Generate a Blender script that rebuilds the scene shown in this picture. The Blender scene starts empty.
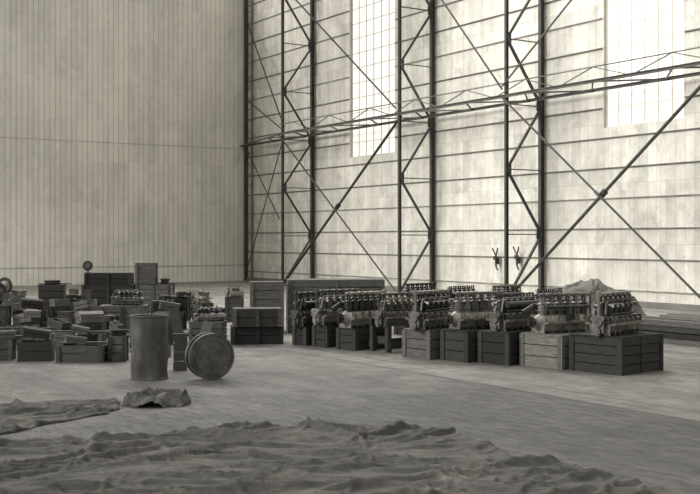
import bpy, bmesh, math, random
import numpy as np
from mathutils import Vector, Matrix, noise
random.seed(11)
SC=bpy.context.scene
COL=SC.collection
F=1088.0; H=2.2; HV=240.0
# ---------------------------------------------------------------- helpers
TONE=(1.0,.955,.84)
def sep(g): return (g*TONE[0],g*TONE[1],g*TONE[2],1)
def gp(u,v):
    D=H*F/(v-HV); return Vector(((u-350)/F*D,D,0))
class MB:
    def __init__(s): s.bm=bmesh.new()
    def _xf(s,vs,M): bmesh.ops.transform(s.bm,matrix=M,verts=vs)
    def box(s,c,sz,rot=None):
        r=bmesh.ops.create_cube(s.bm,size=1.0)['verts']
        M=Matrix.Translation(c)@(rot.to_4x4() if rot else Matrix.Identity(4))@Matrix.Diagonal((sz[0],sz[1],sz[2],1))
        s._xf(r,M); return s
    def beam(s,p0,p1,w,t=None):
        p0=Vector(p0);p1=Vector(p1);d=p1-p0
        q=d.to_track_quat('Z','Y').to_matrix()
        return s.box((p0+p1)/2,(w,t or w,d.length),q)
    def cyl(s,p0,p1,r,r2=None,n=14):
        p0=Vector(p0);p1=Vector(p1);d=p1-p0
        v=bmesh.ops.create_cone(s.bm,cap_ends=True,segments=n,radius1=r,radius2=r if r2 is None else r2,depth=d.length)['verts']
        M=Matrix.Translation((p0+p1)/2)@d.to_track_quat('Z','Y').to_matrix().to_4x4()
        s._xf(v,M); return s
    def rev(s,prof,n=32,M=None,close=False):
        rings=[]
        for (r,z) in prof:
            rings.append([s.bm.verts.new((r*math.cos(2*math.pi*i/n),r*math.sin(2*math.pi*i/n),z)) for i in range(n)])
        pr=list(zip(rings,rings[1:]))
        if close: pr.append((rings[-1],rings[0]))
        for a,b in pr:
            for i in range(n):
                s.bm.faces.new((a[i],a[(i+1)%n],b[(i+1)%n],b[i]))
        if not close:
            if prof[0][0]>1e-4: s.bm.faces.new(list(reversed(rings[0])))
            if prof[-1][0]>1e-4: s.bm.faces.new(rings[-1])
        if M: s._xf([v for r in rings for v in r],M)
        return s
    def prism(s,prof,x0,x1):
        a=[s.bm.verts.new((x0,y,z)) for y,z in prof]; b=[s.bm.verts.new((x1,y,z)) for y,z in prof]
        n=len(prof)
        for i in range(n): s.bm.faces.new((a[i],a[(i+1)%n],b[(i+1)%n],b[i]))
        s.bm.faces.new(list(reversed(a))); s.bm.faces.new(b); return s
    def mesh(s,name,mat,smooth=False,off=None,bev=0):
        if off is not None: bmesh.ops.translate(s.bm,vec=-Vector(off),verts=s.bm.verts)
        bmesh.ops.recalc_face_normals(s.bm,faces=s.bm.faces)
        me=bpy.data.meshes.new(name); s.bm.to_mesh(me); s.bm.free()
        if mat: me.materials.append(mat)
        if smooth:
            for p in me.polygons: p.use_smooth=True
            try: me.set_sharp_from_angle(angle=math.radians(38))
            except Exception: pass
        return me
def add(name,me=None,loc=(0,0,0),rot=(0,0,0),parent=None,**kw):
    o=bpy.data.objects.new(name,me); COL.objects.link(o)
    o.location=loc; o.rotation_euler=rot
    if parent: o.parent=parent
    for k,v in kw.items(): o[k]=v
    return o
# ---------------------------------------------------------------- materials
def base(name):
    m=bpy.data.materials.new(name); m.use_nodes=True; nt=m.node_tree
    return m,nt,nt.nodes['Principled BSDF']
def math_(nt,op,a,b=None,c=None):
    n=nt.nodes.new('ShaderNodeMath'); n.operation=op
    for i,x in enumerate((a,b,c)):
        if x is None: continue
        if isinstance(x,(int,float)): n.inputs[i].default_value=x
        else: nt.links.new(x,n.inputs[i])
    return n.outputs[0]
def smooth_(nt,x,a,b,lo=0,hi=1):
    n=nt.nodes.new('ShaderNodeMapRange'); n.interpolation_type='SMOOTHSTEP'
    nt.links.new(x,n.inputs[0]); n.inputs[1].default_value=a; n.inputs[2].default_value=b
    n.inputs[3].default_value=lo; n.inputs[4].default_value=hi
    return n.outputs[0]
def noise_(nt,vec,scale,detail=6,stretch=(1,1,1),rough=.6):
    mp=nt.nodes.new('ShaderNodeMapping'); mp.inputs['Scale'].default_value=stretch
    nt.links.new(vec,mp.inputs[0])
    n=nt.nodes.new('ShaderNodeTexNoise'); n.inputs['Scale'].default_value=scale; n.inputs['Detail'].default_value=detail
    n.inputs['Roughness'].default_value=rough
    nt.links.new(mp.outputs[0],n.inputs['Vector']); return n.outputs[0]
def finish(nt,b,val,bumph=None,bumps=.3,bd=.02):
    cm=nt.nodes.new('ShaderNodeCombineColor')
    for i,k in enumerate(TONE): nt.links.new(math_(nt,'MULTIPLY',val,k),cm.inputs[i])
    nt.links.new(cm.outputs[0],b.inputs['Base Color'])
    if bumph is not None:
        bp=nt.nodes.new('ShaderNodeBump'); bp.inputs['Strength'].default_value=bumps; bp.inputs['Distance'].default_value=bd
        nt.links.new(bumph,bp.inputs['Height']); nt.links.new(bp.outputs[0],b.inputs['Normal'])
def simple(name,g,rough=.8,metal=0,var=.35,scale=4,stretch=(1,1,1),bump=.3,rnd=.35,bd=.01):
    m,nt,b=base(name)
    b.inputs['Roughness'].default_value=rough; b.inputs['Metallic'].default_value=metal
    tc=nt.nodes.new('ShaderNodeTexCoord')
    oi=nt.nodes.new('ShaderNodeObjectInfo')
    va=nt.nodes.new('ShaderNodeVectorMath'); va.operation='ADD'
    nt.links.new(tc.outputs['Object'],va.inputs[0])
    cx=nt.nodes.new('ShaderNodeCombineXYZ')
    r10=math_(nt,'MULTIPLY',oi.outputs['Random'],37.)
    for i in range(3): nt.links.new(r10,cx.inputs[i])
    nt.links.new(cx.outputs[0],va.inputs[1])
    n1=noise_(nt,va.outputs[0],scale,6,stretch)
    k=math_(nt,'MULTIPLY_ADD',math_(nt,'SUBTRACT',n1,.5),var*4,1)
    r=math_(nt,'MULTIPLY_ADD',math_(nt,'SUBTRACT',oi.outputs['Random'],.5),2*rnd,1)
    val=math_(nt,'MULTIPLY',math_(nt,'MULTIPLY',k,r),g)
    val=math_(nt,'MAXIMUM',val,.006)
    finish(nt,b,val,n1,bump,bd)
    return m
M_wood=simple('crate_wood',.075,.8,0,.55,7,(1,1,6),.35,.65)
M_woodd=simple('dark_crate_wood',.034,.85,0,.5,7,(1,1,6),.35,.5)
M_woodl=simple('pale_crate_wood',.16,.85,0,.45,7,(1,1,6),.35,.35)
M_case=simple('packing_case_wood',.12,.85,0,.45,5,(1,1,6),.35,.15)
M_alu=simple('aluminium_casting',.22,.36,.4,.7,9,(1,1,1),.25,.6)
M_iron=simple('black_cylinder_iron',.04,.33,.3,.4,12,(1,1,1),.3,.6)
M_cyl2=simple('bare_cylinder_steel',.17,.34,.4,.7,12,(1,1,1),.3,.5)
M_pipe=simple('dull_pipe_metal',.18,.34,.5,.5,10,(1,1,1),.2,.8)
M_steel=simple('painted_structural_steel',.058,.65,.1,.4,2,(1,1,1),.2,.3)
M_steelm=simple('mid_structural_steel',.10,.65,.1,.4,2,(1,1,1),.2,.3)
M_steell=simple('grey_structural_steel',.17,.65,.1,.3,2,(1,1,1),.2,.2)
M_girt=simple('rail_steel',.29,.7,0,.35,2,(1,1,1),.2,.35)
M_bar=simple('pale_glazing_bar',.6,.7,0,.1,2)
M_drum=simple('worn_drum_steel',.095,.6,.2,.8,4,(1,1,.4),.35,0)
M_reel=simple('turned_wheel_metal',.13,.5,.3,.7,6,(1,1,1),.2,0)
M_rubber=simple('old_rubber',.03,.8,0,.3,5,(1,1,1),.2,.1)
def cloth_mat(name,g):
    m,nt,b=base(name); b.inputs['Roughness'].default_value=.95
    tc=nt.nodes.new('ShaderNodeTexCoord'); o=tc.outputs['Object']
    a=noise_(nt,o,.8,6,(1,1,1),.65); c=noise_(nt,o,3.5,8,(.5,1.6,1),.75); f=noise_(nt,o,20,5,(.6,1.5,1),.7)
    v=math_(nt,'MULTIPLY_ADD',math_(nt,'SUBTRACT',a,.5),1.8,1)
    v=math_(nt,'MULTIPLY',v,math_(nt,'MULTIPLY_ADD',math_(nt,'SUBTRACT',c,.5),2.0,1))
    v=math_(nt,'MULTIPLY',v,math_(nt,'MULTIPLY_ADD',math_(nt,'SUBTRACT',f,.5),1.0,1))
    v=math_(nt,'MINIMUM',math_(nt,'MAXIMUM',math_(nt,'MULTIPLY',v,g),.03),.5)
    h=math_(nt,'ADD',math_(nt,'MULTIPLY',c,.6),math_(nt,'MULTIPLY',f,.25))
    finish(nt,b,v,h,.9,.06); return m
M_canvas=cloth_mat('dark_canvas',.125)
M_canvasp=cloth_mat('grey_canvas',.15)

def wall_mat(name,g,axis,pitch,line,lined,var,jit,seam,blotch,cloud):
    m,nt,b=base(name); b.inputs['Roughness'].default_value=.85
    tc=nt.nodes.new('ShaderNodeTexCoord'); sx=nt.nodes.new('ShaderNodeSeparateXYZ')
    nt.links.new(tc.outputs['Object'],sx.inputs[0])
    a=sx.outputs[axis]; z=sx.outputs[2]
    q=math_(nt,'DIVIDE',a,pitch); fr=math_(nt,'FRACT',q); fl=math_(nt,'FLOOR',q)
    ln=math_(nt,'LESS_THAN',fr,line)
    q2=math_(nt,'FLOOR',math_(nt,'DIVIDE',a,pitch*5)); zc=math_(nt,'FLOOR',math_(nt,'DIVIDE',z,2.04))
    def wnz(p,q_):
        wn=nt.nodes.new('ShaderNodeTexWhiteNoise'); wn.noise_dimensions='2D'
        cb=nt.nodes.new('ShaderNodeCombineXYZ'); nt.links.new(p,cb.inputs[0]); nt.links.new(q_,cb.inputs[1])
        nt.links.new(cb.outputs[0],wn.inputs['Vector']); return wn.outputs[0]
    n1=noise_(nt,tc.outputs['Object'],1.6,8,(1,1,.12),.65)
    n2=noise_(nt,tc.outputs['Object'],.16,3)
    n3=noise_(nt,tc.outputs['Object'],2.2,10,(1,1,.8),.8)
    n5=noise_(nt,tc.outputs['Object'],.9,8,(1,1,.9),.7)
    n7=noise_(nt,tc.outputs['Object'],.9,8,(1,1,.25),.75)
    k=math_(nt,'MULTIPLY_ADD',math_(nt,'SUBTRACT',n1,.5),var*3,1)
    k2=math_(nt,'MULTIPLY_ADD',math_(nt,'SUBTRACT',n2,.5),cloud,1)
    k4=math_(nt,'MULTIPLY_ADD',math_(nt,'SUBTRACT',n3,.5),var*4.2,1)
    k3=math_(nt,'MULTIPLY_ADD',math_(nt,'SUBTRACT',wnz(fl,zc),.5),jit,1)
    k5=math_(nt,'MULTIPLY_ADD',math_(nt,'SUBTRACT',wnz(q2,zc),.5),jit*1.3,1)
    st=smooth_(nt,n5,.56,.62,1,1-blotch); st2=smooth_(nt,n7,.57,.64,1,1+blotch)
    v=math_(nt,'MULTIPLY',math_(nt,'MULTIPLY',k,k2),math_(nt,'MULTIPLY',k3,k4))
    v=math_(nt,'MULTIPLY',v,math_(nt,'MULTIPLY',k5,math_(nt,'MULTIPLY',st,st2)))
    v=math_(nt,'MULTIPLY',v,math_(nt,'MULTIPLY_ADD',ln,-lined,1))
    zl=math_(nt,'LESS_THAN',math_(nt,'FRACT',math_(nt,'DIVIDE',z,2.04)),.014)
    v=math_(nt,'MULTIPLY',v,math_(nt,'MULTIPLY_ADD',zl,-seam,1))
    v=math_(nt,'MINIMUM',math_(nt,'MULTIPLY',v,g),.92)
    finish(nt,b,v,ln,-.4,.02)
    return m
M_wl=wall_mat('boarded_wall',.84,1,.27,.16,.30,.14,.08,.0,.09,.5)
M_wr=wall_mat('sheeted_wall',.64,0,.38,.07,.20,.28,.14,.15,.16,.6)
# floor
M_floor,nt,b=base('hangar_floor'); b.inputs['Roughness'].default_value=.6
tc=nt.nodes.new('ShaderNodeTexCoord'); sx=nt.nodes.new('ShaderNodeSeparateXYZ'); O_=tc.outputs['Object']; nt.links.new(O_,sx.inputs[0])
d=math_(nt,'MULTIPLY',sx.outputs[1],-1); s_ax=sx.outputs[0]
n1=noise_(nt,O_,.35,4); n2=noise_(nt,O_,1.8,10,(1,1,1),.78); n3=noise_(nt,O_,8,8,(.3,1,1),.85)
n4=noise_(nt,O_,.8,6); n6=noise_(nt,O_,1.2,8,(.25,1.6,1),.7); n8=noise_(nt,O_,5,6,(1,1,1),.7)
dj=math_(nt,'ADD',d,math_(nt,'MULTIPLY',math_(nt,'SUBTRACT',n2,.5),.4))
off=smooth_(nt,dj,16.38,16.6)
dirt=math_(nt,'MULTIPLY',off,smooth_(nt,math_(nt,'ADD',s_ax,math_(nt,'MULTIPLY',math_(nt,'SUBTRACT',n4,.5),10)),37,41))
v=math_(nt,'MULTIPLY_ADD',dirt,-.09,.21)
v=math_(nt,'ADD',v,math_(nt,'MULTIPLY',math_(nt,'SUBTRACT',1,off),.07))
v=math_(nt,'MULTIPLY',v,math_(nt,'MULTIPLY_ADD',math_(nt,'SUBTRACT',n1,.5),1.0,1))
v=math_(nt,'MULTIPLY',v,math_(nt,'MULTIPLY_ADD',math_(nt,'SUBTRACT',n2,.5),2.2,1))
v=math_(nt,'MULTIPLY',v,math_(nt,'MULTIPLY_ADD',math_(nt,'SUBTRACT',n6,.5),1.6,1))
v=math_(nt,'MULTIPLY',v,smooth_(nt,n8,.60,.68,1,.72))
amp=math_(nt,'MULTIPLY_ADD',dirt,3.4,1.8)
v=math_(nt,'MULTIPLY',v,math_(nt,'MULTIPLY_ADD',math_(nt,'SUBTRACT',n3,.5),amp,1))
for dd_,k_ in ((16.5,-.55),(15.9,-.35)):
    l=math_(nt,'LESS_THAN',math_(nt,'ABSOLUTE',math_(nt,'SUBTRACT',d,dd_)),.04)
    v=math_(nt,'MULTIPLY',v,math_(nt,'MULTIPLY_ADD',l,k_,1))
v=math_(nt,'MAXIMUM',v,.03)
hb_=math_(nt,'ADD',n3,math_(nt,'MULTIPLY',n2,.6))
finish(nt,b,v,hb_,1.0,.09)
M_pane,nt,b=base('daylit_glass'); b.inputs['Base Color'].default_value=sep(.5); b.inputs['Roughness'].default_value=.3
b.inputs['Emission Color'].default_value=(1,.975,.90,1); b.inputs['Emission Strength'].default_value=.72
# ---------------------------------------------------------------- building shell
ax=Vector((.541,-.841,0)).normalized(); ad=Vector((-.841,-.541,0)).normalized()
C=Vector((-5.58,58.9,0))
YW=math.atan2(ax.y,ax.x)
def W(s,d,z): return C+ax*s+ad*d+Vector((0,0,z))
WH=18.
wins=[(10.3,13.9,6.0,13.5),(26.2,29.6,6.0,13.5),(42.,45.4,6.0,13.5)]
mb=MB(); xs=[-.25]+[w for a in wins for w in a[:2]]+[62]
for i in range(len(xs)-1):
    x0,x1=xs[i],xs[i+1]
    if i%2==0: mb.box(((x0+x1)/2,.125,WH/2),(x1-x0,.25,WH))
    else:
        mb.box(((x0+x1)/2,.125,3.0),(x1-x0,.25,6.0)); mb.box(((x0+x1)/2,.125,(13.5+WH)/2),(x1-x0,.25,WH-13.5))
add('wall_right',mb.mesh('wall_right',M_wr),C,(0,0,YW),kind='structure')
mb=MB(); mb.box((-.125,-22.5,WH/2),(.25,45,WH))
add('wall_left',mb.mesh('wall_left',M_wl),C,(0,0,YW),kind='structure')
mb=MB(); mb.box((30.9,-22.4,-.1),(62.3,45.3,.2))
add('floor',mb.mesh('floor',M_floor),C,(0,0,YW),kind='structure')
for i,(a,c,z0,z1) in enumerate(wins):
    mb=MB(); mb.box(((a+c)/2,.16,(z0+z1)/2),(c-a,.02,z1-z0))
    w=add('window_%d'%(i+1),mb.mesh('pane',M_pane),C,(0,0,YW),kind='structure')
    mb=MB()
    nx=6
    for k in range(nx+1):
        x=a+(c-a)*k/nx; mb.box((min(max(x,a+.03),c-.03),.12,(z0+z1)/2),(.06 if k in(0,nx) else .02,.03,z1-z0))
    nz=11
    for k in range(nz+1):
        z=z0+(z1-z0)*k/nz; mb.box(((a+c)/2,.12,z),(c-a,.03,.06 if k in(0,nz) else .018))
    add('window_frame',mb.mesh('window_frame',M_bar),parent=w)
tn=1
zs=[.55+1.02*k for k in range(17)]
for z in zs:
    mb=MB()
    segs=[(0,62)]
    if z>6.0 and z<13.5: segs=[(0,10.25),(13.95,26.15),(29.65,41.95),(45.45,62)]
    for a,c in segs:
        mb.box(((a+c)/2,-.025,z),(c-a,.05,.025)); mb.box(((a+c)/2,-.005,z-.03),(c-a,.02,.04))
    add('trim_%d'%tn,mb.mesh('trim',M_girt),C,(0,0,YW),kind='structure'); tn+=1
M_rail=simple('faint_rail_paint',.62)
for z,hh in ((.85,.05),(7.1,.018)):
    mb=MB(); mb.box((.012,-22.5,z),(.02,45,hh))
    add('trim_%d'%tn,mb.mesh('trim',M_rail),C,(0,0,YW),kind='structure'); tn+=1
mb=MB(); mb.box((30.9,-.06,.1),(62,.12,.2))
add('baseboard_right',mb.mesh('baseboard_right',M_steell),C,(0,0,YW),kind='structure')
# ---------------------------------------------------------------- steel columns
def column(s,depth,label):
    b0=W(s,0,0); r=add('lattice_column',None,b0,label=label,category='steel column',group='lattice columns along the wall')
    def ibeam(p,w,nm,mat):
        mb=MB(); 
        for o in (-w/2,w/2): mb.box((p[0],p[1]+o,WH/2),(w,.02,WH))
        mb.box((p[0],p[1],WH/2),(.02,w,WH))
        add(nm,mb.mesh(nm,mat),(0,0,0),(0,0,YW),parent=r)
    ibeam((0,-.16),.145,'wall_chord',M_steel)
    ibeam((0,-depth),.10,'inner_chord',M_steel)
    mb=MB(); mb.box((0,-depth/2-.05,.03),(.4,depth+.4,.06)); add('base_plate',mb.mesh('base_plate',M_steel),(0,0,0),(0,0,YW),parent=r)
    z=.1;side=0;pitch=2.3
    while z<WH-pitch:
        z1=z+pitch
        y0,y1=(-depth,-.16) if side==0 else (-.16,-depth)
        mb=MB(); mb.beam((0,y0,z),(0,y1,z1),.10,.04); mb.beam((.05,y0,z),(.05,y1,z1),.02,.08)
        add('lacing_bar',mb.mesh('lacing_bar',M_steel),(0,0,0),(0,0,YW),parent=r)
        mb=MB(); mb.beam((0,-depth,z1),(0,-.16,z1),.045,.04)
        add('cross_strut',mb.mesh('cross_strut',M_steelm),(0,0,0),(0,0,YW),parent=r)
        mb=MB(); mb.box((0,y1+(.09 if y1<-1 else -.09),z1),(.03,.26,.34)); add('gusset_plate',mb.mesh('gusset_plate',M_steel),(0,0,0),(0,0,YW),parent=r)
        z=z1; side^=1
for s in (7.17,16.8,23.3,32.4):
    column(s,1.8,'dark riveted steel lattice column standing against the sheeted wall')
r=add('corner_post',None,C,(0,0,YW),label='narrow dark laddered steel post in the corner between the walls',category='steel post')
add('chord',MB().box((.10,-.12,WH/2),(.15,.15,WH)).mesh('chord',M_steel),parent=r)
add('chord',MB().box((.80,-.12,WH/2),(.07,.1,WH)).mesh('chord',M_steell),parent=r)
for k in range(30): add('rung',MB().beam((.12,-.12,.5+.58*k),(.80,-.12,.5+.58*k),.03).mesh('rung',M_steell),parent=r)
def girder(z,label):
    r=add('wall_girder',None,W(0,0,z),label=label,category='steel girder')
    def dd(x): return .35+(1.92-.35)*min(1,x/7.17)
    mb=MB(); mb.box((20,-.35,.05),(40,.10,.02)); mb.box((20,-.35,0),(40,.02,.10)); add('chord',mb.mesh('chord',M_steelm),(0,0,0),(0,0,YW),parent=r)
    mb=MB(); mb.beam((.2,-.5,0),(7.17,-1.92,0),.10,.04); mb.box((23.5,-1.92,.05),(32.8,.10,.02)); mb.box((23.5,-1.92,0),(32.8,.02,.10)); mb.box((23.5,-1.92,.46),(32.8,.035,.035))
    add('chord',mb.mesh('chord',M_steelm),(0,0,0),(0,0,YW),parent=r)
    x=.4;k=0
    while x<38:
        d0,d1=dd(x),dd(x+1.6)
        a,b_=(.35,d1) if k%2==0 else (d0,.35)
        mb=MB(); mb.beam((x,-a,0),(x+1.6,-b_,0),.05)
        if x>7.2:
            if k%2==0: mb.beam((x,-1.92,.0),(x+1.6,-1.92,.46),.03)
            else: mb.beam((x,-1.92,.46),(x+1.6,-1.92,0),.03)
        add('lacing_bar',mb.mesh('lacing_bar',M_steelm),(0,0,0),(0,0,YW),parent=r)
        x+=1.6;k+=1
girder(7.25,'horizontal lattice girder running along the wall between the columns')
def brace(s0,z0,s1,z1,w,d=1.85,mat=None,d0=None):
    p0=W(s0,d if d0 is None else d0,z0);p1=W(s1,d,z1)
    mb=MB(); mb.beam(p0,p1,w,.05); mb.cyl(p0.lerp(p1,.49),p0.lerp(p1,.51),w*.9,n=8)
    add('diagonal_brace',mb.mesh('diagonal_brace',mat or M_steel,off=p0),p0,label='slim steel diagonal tie bracing the bay between two columns',category='brace',group='diagonal wall braces')
brace(23.3,.15,32.4,7.2,.12,1.72); brace(23.3,7.2,32.4,.15,.06,2.0,M_steelm)
brace(7.17,.15,16.8,7.2,.11,1.72); brace(7.17,7.2,16.8,.15,.045,2.0)
brace(7.17,14.5,16.8,7.5,.055,2.0); brace(.35,9.8,7.17,7.4,.035,1.72,None,.3); brace(.35,14.2,7.17,7.6,.05,1.72,None,.3); brace(.4,.3,7.17,7.2,.035,1.72,None,.3); brace(.4,7.2,7.17,3.2,.035,1.98,None,.3)
brace(16.8,14.6,23.3,7.5,.05,2.0); 
brace(23.3,7.6,32.4,14,.045,2.0)
for u,z in ((500,1.4),(521,1.45)):
    k=(u-350)/F; s=(k*58.9+5.58)/(.541+k*.841)
    mb=MB(); mb.beam((0,0,-.2),(0,0,.2),.05); mb.beam((0,-.0,.2),(-.16,-.05,.5),.04); mb.beam((0,-.0,.2),(.16,-.05,.5),.04)
    mb.beam((0,0,-.2),(.1,0,-.35),.04); mb.box((0,.06,0),(.12,.12,.25)); mb.cyl((0,-.08,.12),(0,.04,.12),.08)
    add('wall_bracket',mb.mesh('wall_bracket',M_steel),W(s,.2,z),(0,0,YW),label='small dark forked iron bracket fixed to the wall',category='bracket',group='forked wall brackets')
# ---------------------------------------------------------------- crates
def crate(loc,yaw,w,d,h,mat=None,open_=False,name='wooden_crate',label='plank wooden packing crate',group=None,cat='crate',battens=True,n=None,tilt=(0,0)):
    mat=mat or M_wood
    r=add(name,None,loc,(tilt[0],tilt[1],yaw),label=label,category=cat)
    if group: r['group']=group
    t=.022; bt=.02
    n=n or max(2,round(h/.17)); ph=h/n
    mb=MB(); hw=w/2-bt; hd=d/2-bt
    for k in range(n):
        z=ph*(k+.5); e=ph-.014
        for sg in (-1,1):
            j=random.uniform(-.006,.006)
            mb.box((0,sg*(hd-t/2)+j,z),(2*hw,t,e),Matrix.Rotation(random.uniform(-.008,.008),3,'Y')); mb.box((sg*(hw-t/2)+j,0,z),(t,2*hd-2*t,e))
    mb.box((0,0,.015),(2*hw-.01,2*hd-.01,.03))
    add('body',mb.mesh('body',mat),parent=r)
    if not open_:
        mb=MB(); m=max(3,round(d/.17)); pw=2*hd/m
        for k in range(m): mb.box((random.uniform(-.012,.012),-hd+pw*(k+.5),h-.012),(w-.002,pw-.012,.022))
        add('lid',mb.mesh('lid',mat),parent=r)
    if battens:
        bw=.075
        hb=h-.026 if not open_ else h
        mx=MB().box((0,0,hb/2),(bw,bt,hb)).mesh('batten',mat); my=MB().box((0,0,hb/2),(bt,bw,hb)).mesh('batten',mat)
        xsb=[-w/2+bw/2,w/2-bw/2]+([0] if w>1.0 else [])
        for x in xsb:
            for sg in (-1,1): add('batten',mx,(x,sg*(d/2-bt/2),0),parent=r)
        for y in (-hd+bw/2+.0,hd-bw/2):
            for sg in (-1,1): add('batten',my,(sg*(w/2-bt/2),y,0),parent=r)
    return r
def place_corner(u,v,w,d,h,yaw,**kw):
    p=gp(u,v); a=Vector((math.cos(yaw),math.sin(yaw),0)); b_=Vector((-math.sin(yaw),math.cos(yaw),0))
    c=p+a*w/2+b_*d/2; crate(c,yaw,w,d,h,**kw); return c,h
def place_box(u0,u1,vt,vb,yaw=0,ratio=.7,z0=0,D=None,**kw):
    D=D or H*F/(vb-HV)
    zt=H-(vt-HV)*D/F; h=max(.08,zt-z0)
    c_,s_=abs(math.cos(yaw)),abs(math.sin(yaw))
    Dc=D+.3
    for _ in range(3):
        Wp=(u1-u0)/F*Dc; w=Wp/(c_+ratio*s_); dd=w*ratio; Dc=D+(w*s_+dd*c_)/2
    X=((u0+u1)/2-350)/F*(D+.1)
    c=Vector((X,Dc,z0)); crate(c,yaw,w,dd,h,**kw); return Vector((X,Dc,z0+h)),w,dd,h
# ---------------------------------------------------------------- engines
def eng_meshes():
    E={}
    mb=MB(); prof=[(-.09,0),(.09,0),(.15,.05),(.17,.15),(.235,.15),(.235,.18),(.165,.18),(.12,.27),(-.12,.27),(-.165,.18),(-.235,.18),(-.235,.15),(-.17,.15),(-.15,.05)]
    mb.prism(prof,-.5,.48)
    for k in range(7):
        x=-.48+.16*k; mb.box((x,.145,.225),(.02,.09,.09)); mb.box((x,-.145,.225),(.02,.09,.09)); mb.box((x,0,.07),(.02,.31,.13))
    for k in range(6):
        x=-.40+.16*k; mb.cyl((x,-.13,.215),(x,-.185,.20),.035,n=10)
    # gear case with bolted cover and pump instead of a plain disc
    mb.box((-.53,0,.16),(.08,.18,.24)); mb.cyl((-.60,0,.20),(-.5,0,.20),.075,n=18); mb.cyl((-.60,.0,.07),(-.5,0,.07),.05,n=14); mb.cyl((-.59,.08,.24),(-.5,.08,.24),.03,n=10); mb.cyl((-.59,-.08,.24),(-.5,-.08,.24),.03,n=10)
    mb.cyl((.48,0,.17),(.56,0,.17),.12,.06,n=20)
    mb.cyl((-.56,.0,.08),(-.56,0,-.0),.045)
    E['crankcase']=mb.mesh('crankcase',M_alu,True)
    for nm,mt in (('cylinder',M_iron),('cylinder_b',M_cyl2)):
        mb=MB(); mb.rev([(.078,.268),(.078,.285),(.062,.29),(.062,.33),(.074,.335),(.074,.345),(.070,.35),(.070,.375),(.074,.38),(.074,.39),(.070,.395),(.070,.42),(.074,.425),(.074,.445),(.060,.462),(.03,.47)],18)
        for y in (-.032,.032):
            mb.cyl((0,y,.46),(0,y,.535),.017,n=8); mb.cyl((0,y,.53),(0,y,.54),.024,n=8)
        mb.box((0,0,.548),(.02,.11,.014)); mb.cyl((0,0,.47),(.0,-.11,.52),.008,n=6); mb.cyl((.03,.05,.44),(.05,.09,.46),.012,n=6)
        E[nm]=mb.mesh('cylinder',mt,True)
    mb=MB(); mb.cyl((-.52,0,.578),(.47,0,.578),.024,n=12)
    for k in range(6): mb.box((-.40+.16*k,0,.575),(.06,.07,.05))
    mb.cyl((-.54,0,.2),(-.54,0,.6),.022,n=10); mb.cyl((-.54,0,.55),(-.54,0,.62),.045,n=12)
    E['camshaft_housing']=mb.mesh('camshaft_housing',M_pipe,True)
    mb=MB(); mb.cyl((-.44,.15,.40),(.44,.15,.40),.026,n=12)
    for k in range(6): mb.cyl((-.40+.16*k,.15,.40),(-.40+.16*k,.055,.425),.02,n=10)
    mb.cyl((0,.15,.40),(0,.17,.26),.03,n=10); mb.box((0,.18,.24),(.12,.07,.08))
    E['intake_manifold']=mb.mesh('intake_manifold',M_pipe,True)
    mb=MB(); mb.cyl((0,-.05,.425),(0,-.13,.43),.021,n=10); mb.cyl((0,-.13,.43),(0,-.17,.40),.021,.026,n=10)
    E['exhaust_stub']=mb.mesh('exhaust_stub',M_pipe,True)
    mb=MB(); mb.cyl((.56,0,.17),(.66,0,.17),.04,n=14); mb.cyl((.60,0,.17),(.62,0,.17),.09,n=20)
    for k in range(6):
        a=k*math.pi/3; mb.cyl((.62,.068*math.cos(a),.17+.068*math.sin(a)),(.64,.068*math.cos(a),.17+.068*math.sin(a)),.012,n=6)
    E['propeller_hub']=mb.mesh('propeller_hub',M_iron,True)
    mb=MB(); mb.box((0,0,.03),(.10,.07,.05)); mb.cyl((-.05,0,.06),(.05,0,.06),.035,n=12); mb.cyl((.05,0,.06),(.08,0,.06),.028,n=10)
    E['magneto']=mb.mesh('magneto',M_iron,True)
    mb=MB()
    for k in range(6): 
        x=-.40+.16*k; mb.cyl((x,-.07,.39),(x+.04,-.10,.33),.006,n=6).cyl((x+.04,-.1,.33),(x+.04,-.12,.30),.006,n=6)
    mb.cyl((-.4,-.12,.30),(.42,-.12,.30),.013,n=8)
    E['ignition_leads']=mb.mesh('ignition_leads',M_iron,True)
    mb=MB(); mb.cyl((0,0,0),(0,0,.09),.06,n=14).cyl((0,0,.09),(0,0,.12),.03,n=10).cyl((-.08,0,.04),(.08,0,.04),.03,n=10)
    E['carburettor']=mb.mesh('carburettor',M_pipe,True)
    mb=MB(); mb.cyl((-.46,0,0),(.44,0,0),.045,n=14)
    for k in range(6): mb.cyl((-.40+.16*k,0,0),(-.40+.16*k,.10,.03),.026,n=10)
    mb.cyl((.44,0,0),(.60,-.06,-.10),.045,n=14)
    E['exhaust_pipe']=mb.mesh('exhaust_pipe',M_iron,True)
    mb=MB(); mb.cyl((-.42,-.06,.49),(.42,-.06,.49),.014,n=8)
    for k in range(6): mb.cyl((-.40+.16*k,-.06,.49),(-.40+.16*k,-.04,.45),.01,n=6)
    mb.cyl((-.42,-.06,.49),(-.52,-.10,.3),.014,n=8)
    E['water_pipe']=mb.mesh('water_pipe',M_pipe,True)
    return E
EM=eng_meshes()
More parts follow.
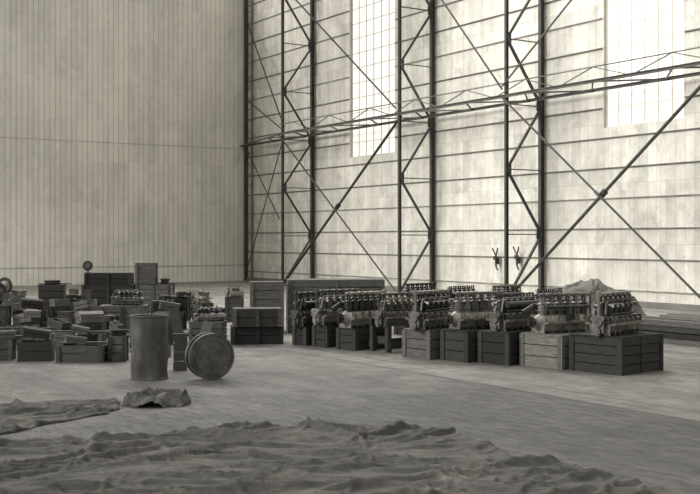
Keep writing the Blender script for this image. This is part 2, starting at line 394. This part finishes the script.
def engine(loc,yaw,sc=1.0,label='six-cylinder inline aircraft engine',skip=(),rot=(0,0),cyls=range(6),extra=(),cv='cylinder',zs=1.0):
    r=add('aircraft_engine',None,loc,(rot[0],rot[1],yaw),label=label,category='engine',group='stored aircraft engines'); r.scale=(sc,sc,sc*zs)
    for nm in ('crankcase','camshaft_housing','intake_manifold','propeller_hub','ignition_leads','water_pipe'):
        if nm in skip: continue
        add(nm,EM[nm],parent=r)
    for k in cyls:
        x=-.40+.16*k
        add('cylinder',EM[cv],(x,0,0),parent=r)
        if 'exhaust_stub' not in skip and 'exhaust_pipe' not in extra: add('exhaust_stub',EM['exhaust_stub'],(x,0,0),parent=r)
    if 'exhaust_pipe' in extra: add('exhaust_pipe',EM['exhaust_pipe'],(0,-.16,.40),parent=r)
    if 'carburettor' in extra:
        for x in (-.24,.24): add('carburettor',EM['carburettor'],(x,.20,.27),parent=r)
    for y in (-.09,.09): add('magneto',EM['magneto'],(-.50,y*1.5,.18),parent=r)
    return r
def stand(loc,yaw,h,L=1.15,mat=None):
    mat=mat or M_woodd
    r=add('engine_stand',None,loc,(0,0,yaw),label='rough timber trestle carrying an aircraft engine',category='trestle')
    me=MB().box((0,0,h-.06),(L,.08,.12)).mesh('bearer',mat); leg=MB().box((0,0,(h-.12)/2),(.10,.09,h-.12)).mesh('leg',mat)
    cb=MB().box((0,0,h*.35),(.05,.40,.14)).mesh('crossbar',mat); ra=MB().box((0,0,.14),(L-.1,.04,.14)).mesh('rail',mat)
    for y in (-.225,.225):
        add('bearer',me,(0,y,0),parent=r); add('rail',ra,(0,y*1.3,0),parent=r)
        for x in (-L/2+.08,L/2-.08): add('leg',leg,(x,y,0),parent=r)
    for x in (-L/2+.08,L/2-.08): add('crossbar',cb,(x+.08*(1 if x<0 else -1),0,0),parent=r)
R42=math.radians(42)
G1='engine packing crates in the row'
row=[(622,376,1.22,1.05,.62,M_woodd,'large dark plank crate at the row end carrying an engine',(-.02,0)),
     (562,370,1.05,.92,.58,M_woodl,'pale weathered plank crate with an aircraft engine on its lid',(.12,0)),
     (509,366,1.1,.73,.58,M_woodd,'dark weathered crate under an aircraft engine',(.1,0)),
     (468,363,1.1,.68,.57,M_woodd,'narrow dark wooden crate under an aircraft engine',(.1,0)),
     (430,360,1.1,.73,.54,M_case,'pale plank crate under an aircraft engine',(-.08,0))]
EL=['six-cylinder inline aircraft engine standing on a dark crate','bright-cased inline aircraft engine standing on a plank crate','inline aircraft engine with dark cylinders on a wooden crate','six-cylinder aircraft engine sitting on a narrow crate','six-cylinder aircraft engine on a pale plank crate']
EX=[('carburettor',),('exhaust_pipe',),('exhaust_pipe','carburettor'),(),('carburettor',)]
SK=[('propeller_hub',),('ignition_leads',),('camshaft_housing',),('intake_manifold',),()]
a=Vector((math.cos(R42),math.sin(R42),0))
for i,(u,v,w,d_,h,m,l,o) in enumerate(row):
    c,hh=place_corner(u,v,w,d_,h,R42,mat=m,label=l,group=G1)
    engine(c+a*o[0]+Vector((0,0,h)),R42+math.radians([8,-14,2,-12,10][i])+(math.pi if i in(1,3) else 0),[1.13,1.14,1.10,1.08,1.10][i],EL[i],skip=SK[i],extra=EX[i],cv=('cylinder','cylinder_b','cylinder','cylinder_b','cylinder')[i],zs=[1.04,1.0,1.08,1.04,1.08][i])
for (u,v,h,yw,sk) in ((388,353,.64,40,()),):
    p=gp(u,v); yw=math.radians(yw); a2=Vector((math.cos(yw),math.sin(yw),0)); b_=Vector((-math.sin(yw),math.cos(yw),0))
    c=p+a2*.55+b_*.28
    stand(c,yw,h); engine(c+Vector((0,0,h-.15)),yw,1.0,'six-cylinder aircraft engine mounted on a timber trestle',skip=sk,extra=('carburettor',),cv='cylinder_b',zs=1.1)
for (u,v,h,w,d_,yd,fl,ex,cv) in ((355,351,.44,1.05,.55,44,180,('exhaust_pipe',),'cylinder'),(327,348,.46,1.05,.5,40,0,('carburettor',),'cylinder_b'),(306,346,.40,1.0,.42,46,0,('exhaust_pipe',),'cylinder')):
    c,hh=place_corner(u,v,w,d_,h,math.radians(yd),mat=M_woodd,label='low dark crate carrying an aircraft engine',group=G1)
    engine(c+Vector((0,0,h)),math.radians(yd+fl),1.10,'six-cylinder aircraft engine resting on a low dark crate',skip=('propeller_hub',) if fl==0 else ('intake_manifold',),extra=ex,cv=cv,zs=1.08)
for (u,v,w,d_,h,yd,m) in ((455,338,1.1,.6,.62,42,M_woodd),(500,340,1.1,.6,.62,42,M_wood),(545,342,1.1,.6,.60,42,M_woodd),(412,336,1.1,.6,.62,42,M_woodd)):
    c,hh=place_corner(u,v,w,d_,h,math.radians(yd),mat=m,label='dark crate standing in the second rank behind the engines',group=G1)
    engine(c+Vector((0,0,h)),math.radians(yd+180),.95,'aircraft engine on a crate in the second rank',skip=('ignition_leads','camshaft_housing') if u in(455,545) else ('ignition_leads',))
place_box(285,384,280,333,math.radians(6),.42,mat=M_case,name='large_wooden_case',label='long tall plank packing case behind the engines',cat='crate',n=7)
place_box(248,284,282,334,math.radians(6),.8,mat=M_case,name='large_wooden_case',label='tall plank packing case beside the long case',cat='crate',n=6)
t,w,dd,h=place_box(228,283,327,345,math.radians(8),.6,mat=M_woodd,label='low dark crate supporting another crate')
place_box(230,281,309,327,math.radians(8),.6,z0=t.z,D=t.y-.45,mat=M_wood,label='shallow plank crate stacked on a low dark crate')
# ---------------------------------------------------------------- stores pile
r=math.radians
GP='wooden crates in the stores pile'
L_=['weathered plank crate in the heap of stores','small rough wooden box among the stores','dark packing crate in the heap of stores']
pile=[
 (-14,13,339,361,5,.8,M_wood,0),(14,53,342,362,8,.7,M_woodd,1),(56,106,346,363,-6,.5,M_wood,1),(108,127,336,362,3,1.0,M_wood,0),
 (-30,2,322,346,10,.7,M_woodd,0),(4,36,326,345,-8,.7,M_wood,1),(40,72,331,346,12,.7,M_woodl,1),(75,104,323,346,22,.7,M_wood,0),
 (152,172,322,346,4,1,M_woodd,0),(188,226,322,343,-8,.6,M_wood,0),
 (-20,8,306,331,8,.8,M_woodd,0),(12,44,311,330,-16,.7,M_wood,1),(46,70,307,330,24,.8,M_woodd,0),(72,95,311,331,-15,.9,M_woodl,1),(97,146,306,333,5,.6,M_wood,0),(150,184,313,331,-12,.7,M_woodd,1),(190,222,311,330,14,.7,M_wood,0),
 (36,64,285,317,7,.8,M_wood,0),(68,79,296,317,0,1,M_woodd,0),(81,134,285,317,3,.5,M_woodd,0),(136,172,284,317,-4,.6,M_wood,0),(176,206,308,318,6,.7,M_woodd,0),(210,244,309,320,-6,.7,M_woodd,0),
 (-12,20,296,316,4,.8,M_wood,0),
 (106,124,333,347,15,.8,M_woodd,1),(128,150,336,349,-18,.7,M_wood,0),(176,188,334,345,10,.8,M_woodl,0),(64,80,300,322,12,.7,M_wood,0),
 (152,170,347,358,-14,.8,M_wood,1),(22,40,318,334,18,.8,M_woodd,0),(56,74,318,336,-20,.8,M_wood,0),(150,172,301,322,8,.7,M_wood,0),(174,190,297,321,-8,.8,M_woodd,0),
 (68,88,336,352,30,.8,M_woodd,0),(36,54,334,351,-12,.8,M_woodl,1),(0,14,330,350,15,.8,M_wood,1),(90,106,334,351,-25,.7,M_wood,1),(206,226,335,348,10,.7,M_woodd,1),(128,146,318,336,12,.8,M_woodl,0),
 (104,118,322,338,-10,.8,M_woodd,0),(224,244,297,322,6,.7,M_wood,0),(192,208,300,322,-14,.8,M_wood,0)]
tops=[]
for i,(u0,u1,vt,vb,yd,ra,m,op) in enumerate(pile):
    t=place_box(u0,u1,vt,vb,r(yd),ra,mat=m,open_=bool(op),name='open_crate' if op else 'wooden_crate',label='open-topped wooden crate in the heap of stores' if op else L_[i%3],group=GP,battens=(i%4!=1))
    tops.append(t[0])
T=tops[19]
place_box(84,131,273,285,r(3),.45,z0=T.z,D=T.y-.35,mat=M_woodd,label='flat dark case stacked on top of a crate',group=GP)
T2=tops[20]
place_box(135,156,263,284,r(-8),.7,z0=T2.z,D=T2.y-.35,mat=M_wood,label='upright wooden box standing on top of a crate',group=GP)
for idx,w_,d_,h_,yd,tx,ty,dx,mt in ((4,.42,.3,.22,30,0,14,.1,M_wood),(5,.35,.25,.2,-25,0,-12,0,M_woodl),(7,.5,.34,.18,20,8,0,0,M_woodl),(8,.34,.28,.2,-20,0,0,0,M_wood),
    (11,.55,.38,.22,30,6,6,0,M_woodd),(13,.45,.35,.2,-25,0,-10,0,M_wood),(15,.5,.34,.2,15,0,10,0,M_woodl),(12,.45,.34,.18,40,0,0,0,M_wood),(3,.3,.22,.10,25,0,0,0,M_woodd),(1,.5,.25,.16,15,8,10,0,M_wood),(6,.46,.28,.16,-30,0,12,0,M_wood),(17,.45,.34,.12,20,0,0,0,M_woodd),(0,.34,.28,.13,20,0,0,.1,M_woodl),(18,.3,.25,.2,10,0,0,0,M_wood),(23,.4,.3,.15,-20,0,0,.35,M_woodl),(2,.4,.24,.12,25,0,8,-.15,M_woodl),(24,.3,.2,.16,-35,0,14,0,M_wood),(29,.4,.3,.16,12,0,0,0,M_woodl),(30,.36,.26,.14,-12,0,0,0,M_woodd),(33,.34,.24,.14,10,0,12,0,M_woodl),(38,.36,.28,.16,-22,0,-14,0,M_wood)):
    T=tops[idx]; op=pile[idx][7]
    z=T.z+.5*w_*abs(math.sin(r(ty)))+.5*d_*abs(math.sin(r(tx)))
    crate(Vector((T.x+dx,T.y,z+.002)),r(yd),w_,d_,h_,mt,open_=(idx%2==0 and h_>.15),label='small rough box tipped on top of other crates' if ty or tx else 'small rough box on top of a crate',group='small boxes on the stores pile',battens=False,tilt=(r(tx),r(ty)),n=2)
T=tops[21]; engine(T,r(75),.85,'part-stripped aircraft engine lying among the stored crates',skip=('camshaft_housing','propeller_hub'),cyls=(0,1,3,4),cv='cylinder_b')
T=tops[16]; engine(T+Vector((-.1,.0,0)),r(115),.75,'small aircraft engine lying on a crate in the stores',skip=('propeller_hub',),cv='cylinder_b')
T=tops[9]; engine(T+Vector((.05,0,0)),r(15),.6,'small stripped engine lying on a crate in the stores',skip=('propeller_hub','camshaft_housing','intake_manifold'),cyls=(0,1,2,4))
T=tops[14]; engine(T+Vector((.1,0,0)),r(-12),.72,'dark engine block lying on a crate in the stores',skip=('propeller_hub','camshaft_housing'),cyls=(1,2,3,5))
T=tops[40]; engine(T,r(50),.55,'small stripped engine lying on a crate in the stores',skip=('propeller_hub','camshaft_housing'),cyls=(0,2,3,4),cv='cylinder_b')
def gear(R,mat):
    mb=MB(); mb.rev([(.02,-.02),(.05,-.03),(.06,-.012),(R*.8,-.012),(R*.82,-.03),(R,-.03),(R,.03),(R*.82,.03),(R*.8,.012),(.06,.012),(.05,.03),(.02,.02)],28,close=True)
    for k in range(18):
        a_=k*math.pi/9; mb.box((R*1.02*math.cos(a_),R*1.02*math.sin(a_),0),(.03,.02,.055),Matrix.Rotation(a_,3,'Z'))
    return mb.mesh('gear_wheel',mat,True)
g2=gear(.14,M_pipe)
for idx,me,R_,dx,rx,rz in ((10,g2,.16,.32,82,0),(41,g2,.16,0,80,-20)):
    T=tops[idx]; add('gear_wheel',me,(T.x+dx,T.y-.1,T.z+R_),(r(rx),0,r(rz)),label='toothed iron gear wheel propped among the stores',category='gear',group='loose gear wheels')
hs=MB().rev([(.14,0),(.15,.02),(.12,.05),(.12,.10),(.15,.11),(.15,.14),(.05,.16),(.001,.16)],22).cyl((0,0,.08),(.24,0,.09),.05,n=12).cyl((.24,0,.09),(.26,0,.09),.075,n=12).box((-.10,0,.06),(.12,.16,.1)).mesh('pump_housing',M_iron,True)
for idx,dx,yd in ((20,.3,100),(25,0,0),(32,0,40),(31,.1,10),(39,0,70),(27,0,20)):
    T=tops[idx]; add('pump_housing',hs,(T.x+dx,T.y-.1,T.z+.001),(0,0,r(yd)),label='small dark cast housing sitting on a crate',category='machine part',group='cast housings')
for k,(u,v) in enumerate(((178,338),(118,352),(143,356))):
    p=gp(u,v); add('pump_housing',hs,p,(0,0,k*1.3),label='small dark cast housing standing on the floor',category='machine part',group='cast housings')
pm=MB().box((0,0,.0125),(1.3,.14,.025)).mesh('timber_plank',M_woodl); pm2=MB().box((0,0,.0125),(.95,.11,.025)).mesh('timber_plank',M_wood)
for idx,yd,mm,off_ in ((10,25,pm,0),(17,10,pm2,0),(0,-12,pm2,0),(20,-3,pm,0),(2,7,pm2,0),(6,-14,pm2,0),(24,10,pm2,0),(34,18,pm2,0),(36,-8,pm2,0),(35,12,pm2,0)):
    T=tops[idx]
    add('timber_plank',mm,(T.x,T.y+.26,T.z+off_+.001),(0,0,r(yd)),label='loose sawn plank lying on top of a crate',category='plank',group='loose planks')
lb=[MB().box((0,0,.5*l),(.2,.02,l)).mesh('leaning_board',m) for l,m in ((.9,M_wood),(.6,M_woodl),(1.0,M_woodd))]
for k,(u,v,tl,ry,j) in enumerate(((84,322,14,5,0),(96,321,12,-12,1),(108,322,16,18,2),(118,321,10,-6,1),(142,340,25,10,1),(200,347,30,14,1),(182,350,22,-12,0))):
    p=gp(u,v)
    add('leaning_board',lb[j],(p.x,p.y-.02,0.0),(-r(tl),r(ry),r([6,-4,9,-7][k%4])),label='short board leaning against crates in the heap',category='board',group='leaning boards')
def wheel(loc,R,rot,label):
    rt=add('disc_wheel',None,loc,rot,label=label,category='wheel')
    n=10; pf=[(R-.05+.05*math.cos(2*math.pi*k/n),.045*math.sin(2*math.pi*k/n)) for k in range(n)]
    add('tyre',MB().rev(pf,32,close=True).mesh('tyre',M_rubber,True),parent=rt)
    mb=MB(); mb.rev([(R-.10,-.03),(R-.09,-.03),(R-.09,.03),(R-.10,.03)],32,close=True)
    mb.rev([(.03,.04),(R-.1,.012),(R-.1,-.012),(.03,-.04)],32,close=True)
    add('disc_cover',mb.mesh('disc_cover',M_reel,True),parent=rt)
    add('hub',MB().cyl((0,0,-.08),(0,0,.08),.045).mesh('hub',M_steel,True),parent=rt)
T=tops[23]; wheel((T.x-.05,T.y-.1,T.z+.27),.27,(r(82),0,r(-18)),'rubber-tyred disc wheel standing on a crate')
T=tops[10]; wheel((T.x+.0,T.y-.12,T.z+.30),.30,(r(84),0,r(25)),'dark tyred disc wheel propped on a crate')
T=tops[19]; lz=H-(273-HV)*(T.y-.35)/F
rt=add('round_lamp',None,((88-350)/F*T.y,T.y,lz),(0,0,0),label='small round lamp standing on a flat dark case',category='lamp')
add('lamp_stem',MB().cyl((0,0,0),(0,0,.08),.02).cyl((0,0,0),(0,0,.015),.07).mesh('lamp_stem',M_steel,True),parent=rt)
add('lamp_shell',MB().rev([(.03,.08),(.09,.05),(.14,-.03),(.145,-.04),(.13,-.045)],24,Matrix.Translation((0,0,.2))@Matrix.Rotation(r(90),4,'X')@Matrix.Diagonal((1,1,-1,1))).mesh('lamp_shell',M_iron,True),parent=rt)
add('lens',MB().cyl((0,-.042,.2),(0,-.05,.2),.09,n=24).mesh('lens',M_reel,True),parent=rt)
# ---------------------------------------------------------------- drum
p=gp(146,381)+Vector((0,.3,0))
rt=add('steel_drum',None,p,label='open-topped worn steel drum standing alone on the floor',category='drum')
prof=[(.285,0),(.300,.0),(.300,.02),(.290,.03)]+[(.290,.03+.1*k) for k in range(1,10)]+[(.290,.975),(.300,.985),(.300,1.0),(.280,1.0),(.275,.95),(.275,.80),(.0005,.80)]
mb=MB().rev(prof,64)
for v_ in mb.bm.verts:
    q=Vector((v_.co.x,v_.co.y,v_.co.z))
    k_=1+.07*noise.noise(q*3.5)*(1 if .05<q.z<.95 else .4)
    v_.co.x*=k_; v_.co.y*=k_
add('shell',mb.mesh('shell',M_drum,True),parent=rt)
add('rim',MB().rev([(.302,.985),(.306,.995),(.302,1.008),(.284,1.004),(.284,.99)],48,close=True).mesh('rim',M_drum,True),parent=rt)
# reel
p=gp(210,381)+Vector((0,.12,.37))
rt=add('cable_reel',None,p,(r(90),0,r(24)),label='round metal double-flanged reel standing on edge beside the drum',category='reel')
R=.365
add('flange',MB().rev([(.001,.075),(.045,.075),(.05,.045),(.14,.042),(.145,.054),(.165,.054),(.17,.042),(.245,.040),(.25,.050),(.268,.050),(.273,.036),(R-.035,.036),(R-.03,.062),(R,.062),(R,.0),(.001,.0)],56).mesh('flange',M_reel,True),parent=rt)
add('drum_core',MB().cyl((0,0,-.16),(0,0,0),.31,n=40).mesh('drum_core',M_iron,True),parent=rt)
add('flange',MB().rev([(.001,-.22),(R-.01,-.22),(R,-.21),(R,-.17),(R-.01,-.16),(.001,-.16)],48).mesh('flange',M_reel,True),parent=rt)
place_box(172,189,334,371,r(8),.5,mat=M_wood,label='upright wooden box beside the metal reel',cat='box',name='wooden_box',battens=False,n=4)
# ---------------------------------------------------------------- cloth
def inpoly(x,y,P):
    c=False;n=len(P)
    for i in range(n):
        x1,y1=P[i];x2,y2=P[(i+1)%n]
        if (y1>y)!=(y2>y) and x<(x2-x1)*(y-y1)/(y2-y1)+x1: c=not c
    return c
def edist(x,y,P):
    m=9
    n=len(P)
    for i in range(n):
        x1,y1=P[i];x2,y2=P[(i+1)%n];dx,dy=x2-x1,y2-y1
        t=max(0,min(1,((x-x1)*dx+(y-y1)*dy)/(dx*dx+dy*dy))); m=min(m,math.hypot(x-x1-t*dx,y-y1-t*dy))
    return m
def folds(X,Y,n,rng,bounds,Ls=(.6,3.2),ws=(.03,.085),hs=(.02,.075),angs=(0,.45)):
    """soft pleats: height field from a set of long curved crests"""
    x0,x1,y0,y1=bounds
    Z=np.zeros_like(X)
    for _ in range(n):
        cx,cy=rng.uniform(x0,x1),rng.uniform(y0,y1)
        a=rng.normal(angs[0],angs[1]); L=rng.uniform(*Ls)/2; w=rng.uniform(*ws); h=rng.uniform(*hs)
        bend=rng.normal(0,.12); ph=rng.uniform(0,6.28); wg=rng.uniform(.01,.05)
        ca,sa=math.cos(a),math.sin(a)
        t=(X-cx)*ca+(Y-cy)*sa; q=-(X-cx)*sa+(Y-cy)*ca
        q=q-bend*t*t-wg*np.sin(t*3.1+ph)
        tt=np.clip(1-(t/L)**2,0,1)
        ww=w*(.6+.4*tt)*np.where(q<0,.6,1.6)
        z=h*tt*np.exp(-np.abs(q/ww)**1.5)*(.8+.2*np.sin(t*4+ph*2))
        Z=(Z**3+z**3)**(1/3)+.25*np.minimum(Z,z)
    return Z
def tarp(pix,mat,label,step=.03,amp=1.0,seed=0,n=90,ang=.05,cat='tarpaulin',name='tarpaulin'):
    P=[(gp(u,v).x,gp(u,v).y) for u,v in pix]
    x0=min(q[0] for q in P)-.1;x1=max(q[0] for q in P)+.1;y0=min(q[1] for q in P)-.1;y1=max(q[1] for q in P)+.1
    nx=int((x1-x0)/step)+1; ny=int((y1-y0)/step)+1
    gx=x0+np.arange(nx)*step; gy=y0+np.arange(ny)*step
    X,Y=np.meshgrid(gx,gy,indexing='ij'); rng=np.random.default_rng(seed)
    Z=folds(X,Y,n,rng,(x0,x1,y0,y1),ws=(.02,.065),hs=(.015,.065),angs=(ang,.5))+.6*folds(X,Y,int(n*2.4),rng,(x0,x1,y0,y1),Ls=(.25,1.1),ws=(.014,.03),hs=(.015,.04),angs=(ang,.9))
    bm=bmesh.new(); V={}
    for i in range(nx):
        for j in range(ny):
            x=gx[i];y=gy[j]
            ex=x+.10*noise.noise(Vector((x*.9,y*.9,seed)))+.06*noise.noise(Vector((x*4,y*4,seed+2))); ey=y+.16*noise.noise(Vector((x*.9,y*.9,seed+4)))+.10*noise.noise(Vector((x*3,y*3,seed+6)))
            if not inpoly(ex,ey,P): continue
            e=edist(ex,ey,P); k=min(1,e/.06)
            hem=.018*math.exp(-((e-.04)/.03)**2)
            V[i,j]=bm.verts.new((x,y,float(Z[i,j])*amp*(k*.8+.2)+hem+.006+.006*noise.noise(Vector((x*2,y*3,seed)))))
    for (i,j),v in list(V.items()):
        q=[(i,j),(i+1,j),(i+1,j+1),(i,j+1)]
        if all(t in V for t in q): bm.faces.new([V[t] for t in q])
    for v in [v for v in bm.verts if not v.link_faces]: bm.verts.remove(v)
    be=[e for e in bm.edges if e.is_boundary]
    ret=bmesh.ops.extrude_edge_only(bm,edges=be)
    for g in ret['geom']:
        if isinstance(g,bmesh.types.BMVert): g.co.z=.001
    me=bpy.data.meshes.new(name)
    c=Vector(((x0+x1)/2,(y0+y1)/2,0)); bmesh.ops.translate(bm,vec=-c,verts=bm.verts)
    bm.to_mesh(me);bm.free(); me.materials.append(mat)
    for p_ in me.polygons:p_.use_smooth=True
    add(name,me,c,label=label,category=cat)
tarp([(-60,449),(40,444),(110,441),(180,434),(240,428),(330,425),(400,429),(455,433),(490,447),(510,460),(560,467),(625,478),(680,500),(700,560),(-90,560)],M_canvas,'large dark rumpled canvas tarpaulin spread on the floor',.020,1.7,3,190,.08)
tarp([(-50,411),(40,404),(90,401),(116,401),(120,407),(104,415),(60,423),(15,433),(-50,440)],M_canvas,'dark creased canvas sheet lying flat on the floor',.020,1.4,20,60,.2)
def heap(c,rx,ry,h,mat,label,seed,name,cat,n=100,nf=22,lump=.35,mounds=None,fa=.8):
    t=np.linspace(-1,1,n+1); X,Y=np.meshgrid(t,t,indexing='ij'); rng=np.random.default_rng(seed)
    Fz=folds(X,Y,nf,rng,(-1,1,-1,1),Ls=(.6,1.8),ws=(.03,.08),hs=(.12,.32),angs=(1.2,.9))
    bm=bmesh.new();V={}
    for i in range(n+1):
        for j in range(n+1):
            x,y=t[i],t[j]; rr=math.hypot(x,y)*(1+.45*noise.noise(Vector((x*2.2,y*2.2,seed+.3)))+.12*noise.noise(Vector((x*7,y*7,seed+.9)))) if not mounds else max(abs(x),math.hypot(x,y)*.92)*(1+.12*noise.noise(Vector((x*3,y*3,seed))))
            if rr>1.02: continue
            e=max(0,1-rr*rr)
            if mounds: f=sum((m*math.exp(-(((x-mx)/sx_)**2+((y-my)/sy_)**2)))**4 for mx,my,sx_,sy_,m in mounds)**.25
            else: f=.5+lump*noise.noise(Vector((x*2,y*2,seed+2.1)))
            f+=float(Fz[i,j])*fa+.07*noise.noise(Vector((x*5,y*5,seed)))
            z=h*max(.02,min(1,e*2.2)**.6*f)
            V[i,j]=bm.verts.new((x*rx,y*ry,z if e>.03 else .002))
    for (i,j) in list(V):
        q=[(i,j),(i+1,j),(i+1,j+1),(i,j+1)]
        if all(k in V for k in q): bm.faces.new([V[k] for k in q])
    for v in [v for v in bm.verts if not v.link_faces]: bm.verts.remove(v)
    me=bpy.data.meshes.new(name);bm.to_mesh(me);bm.free();me.materials.append(mat)
    for p_ in me.polygons:p_.use_smooth=True
    add(name,me,c,label=label,category=cat)
heap(gp(153,404)+Vector((.06,0,0)),.44,.38,.22,M_canvas,'small crumpled heap of dark canvas on the floor',3,'canvas_heap','canvas',90,30,.6,None,1.3)
heap(gp(596,322)+Vector((.1,.9,0)),1.5,1.05,1.05,M_canvasp,'pile of grey canvas covers heaped near the wall',5,'canvas_heap','canvas',130,34,.5,
     [(-.30,0,.55,.9,.86),(.12,.1,.5,.9,.92),(.5,-.05,.5,.9,.72),(-.65,0,.5,.8,.62)],.42)
# timber stacks
me=[MB().box((0,0,.06),(5.2,.24,.115)).mesh('timber_baulk',M_wood),MB().box((0,0,.06),(5.5,.24,.115)).mesh('timber_baulk',M_case),MB().box((0,0,.05),(4.9,.22,.10)).mesh('timber_baulk',M_woodd)]
for k in range(8):
    row_=k//4
    c=W(35.6+.15*math.sin(k),3.9+.28*(k%4)+.05*row_,.12*row_+.001)
    add('timber_baulk',me[k%2],c,(0,0,YW),label='long sawn timber baulk stacked beside the wall',category='timber',group='stacked timber baulks')
for k in range(12):
    row_=k//3
    c=W(37.2+.3*math.sin(k*1.7),8.3+.28*(k%3)+.05*math.sin(row_*2),.12*row_+.001)
    add('timber_baulk',me[(k*2+row_)%3],c,(0,0,YW),label='long rough timber baulk stacked behind the end crate',category='timber',group='stacked timber baulks')
# ---------------------------------------------------------------- light, world, camera
w=bpy.data.worlds.new('world'); SC.world=w; w.use_nodes=True
bg=w.node_tree.nodes['Background']; bg.inputs[0].default_value=(1,.995,.975,1); bg.inputs[1].default_value=.50
sd=bpy.data.lights.new('soft_daylight','SUN'); sd.energy=2.1; sd.angle=r(18); sd.color=(1,.99,.97)
so=bpy.data.objects.new('soft_daylight',sd); COL.objects.link(so)
so.rotation_euler=Vector((.80,.30,-.40)).to_track_quat('-Z','Y').to_euler()
al=bpy.data.lights.new('roof_skylight','AREA'); al.shape='RECTANGLE'; al.size=26; al.size_y=8; al.energy=6400; al.color=(1,.99,.97)
ao=bpy.data.objects.new('roof_skylight',al); COL.objects.link(ao)
ao.location=(-2,37,18); ao.rotation_euler=Vector((0,-.62,-.78)).to_track_quat('-Z','Y').to_euler()
cd=bpy.data.cameras.new('camera'); co=bpy.data.objects.new('camera',cd); COL.objects.link(co)
cd.sensor_width=36; cd.lens=F*36/700; cd.shift_y=-.01; cd.clip_end=300
co.location=(0,0,H); co.rotation_euler=(r(90),0,0); SC.camera=co
SC.view_settings.view_transform='Standard'
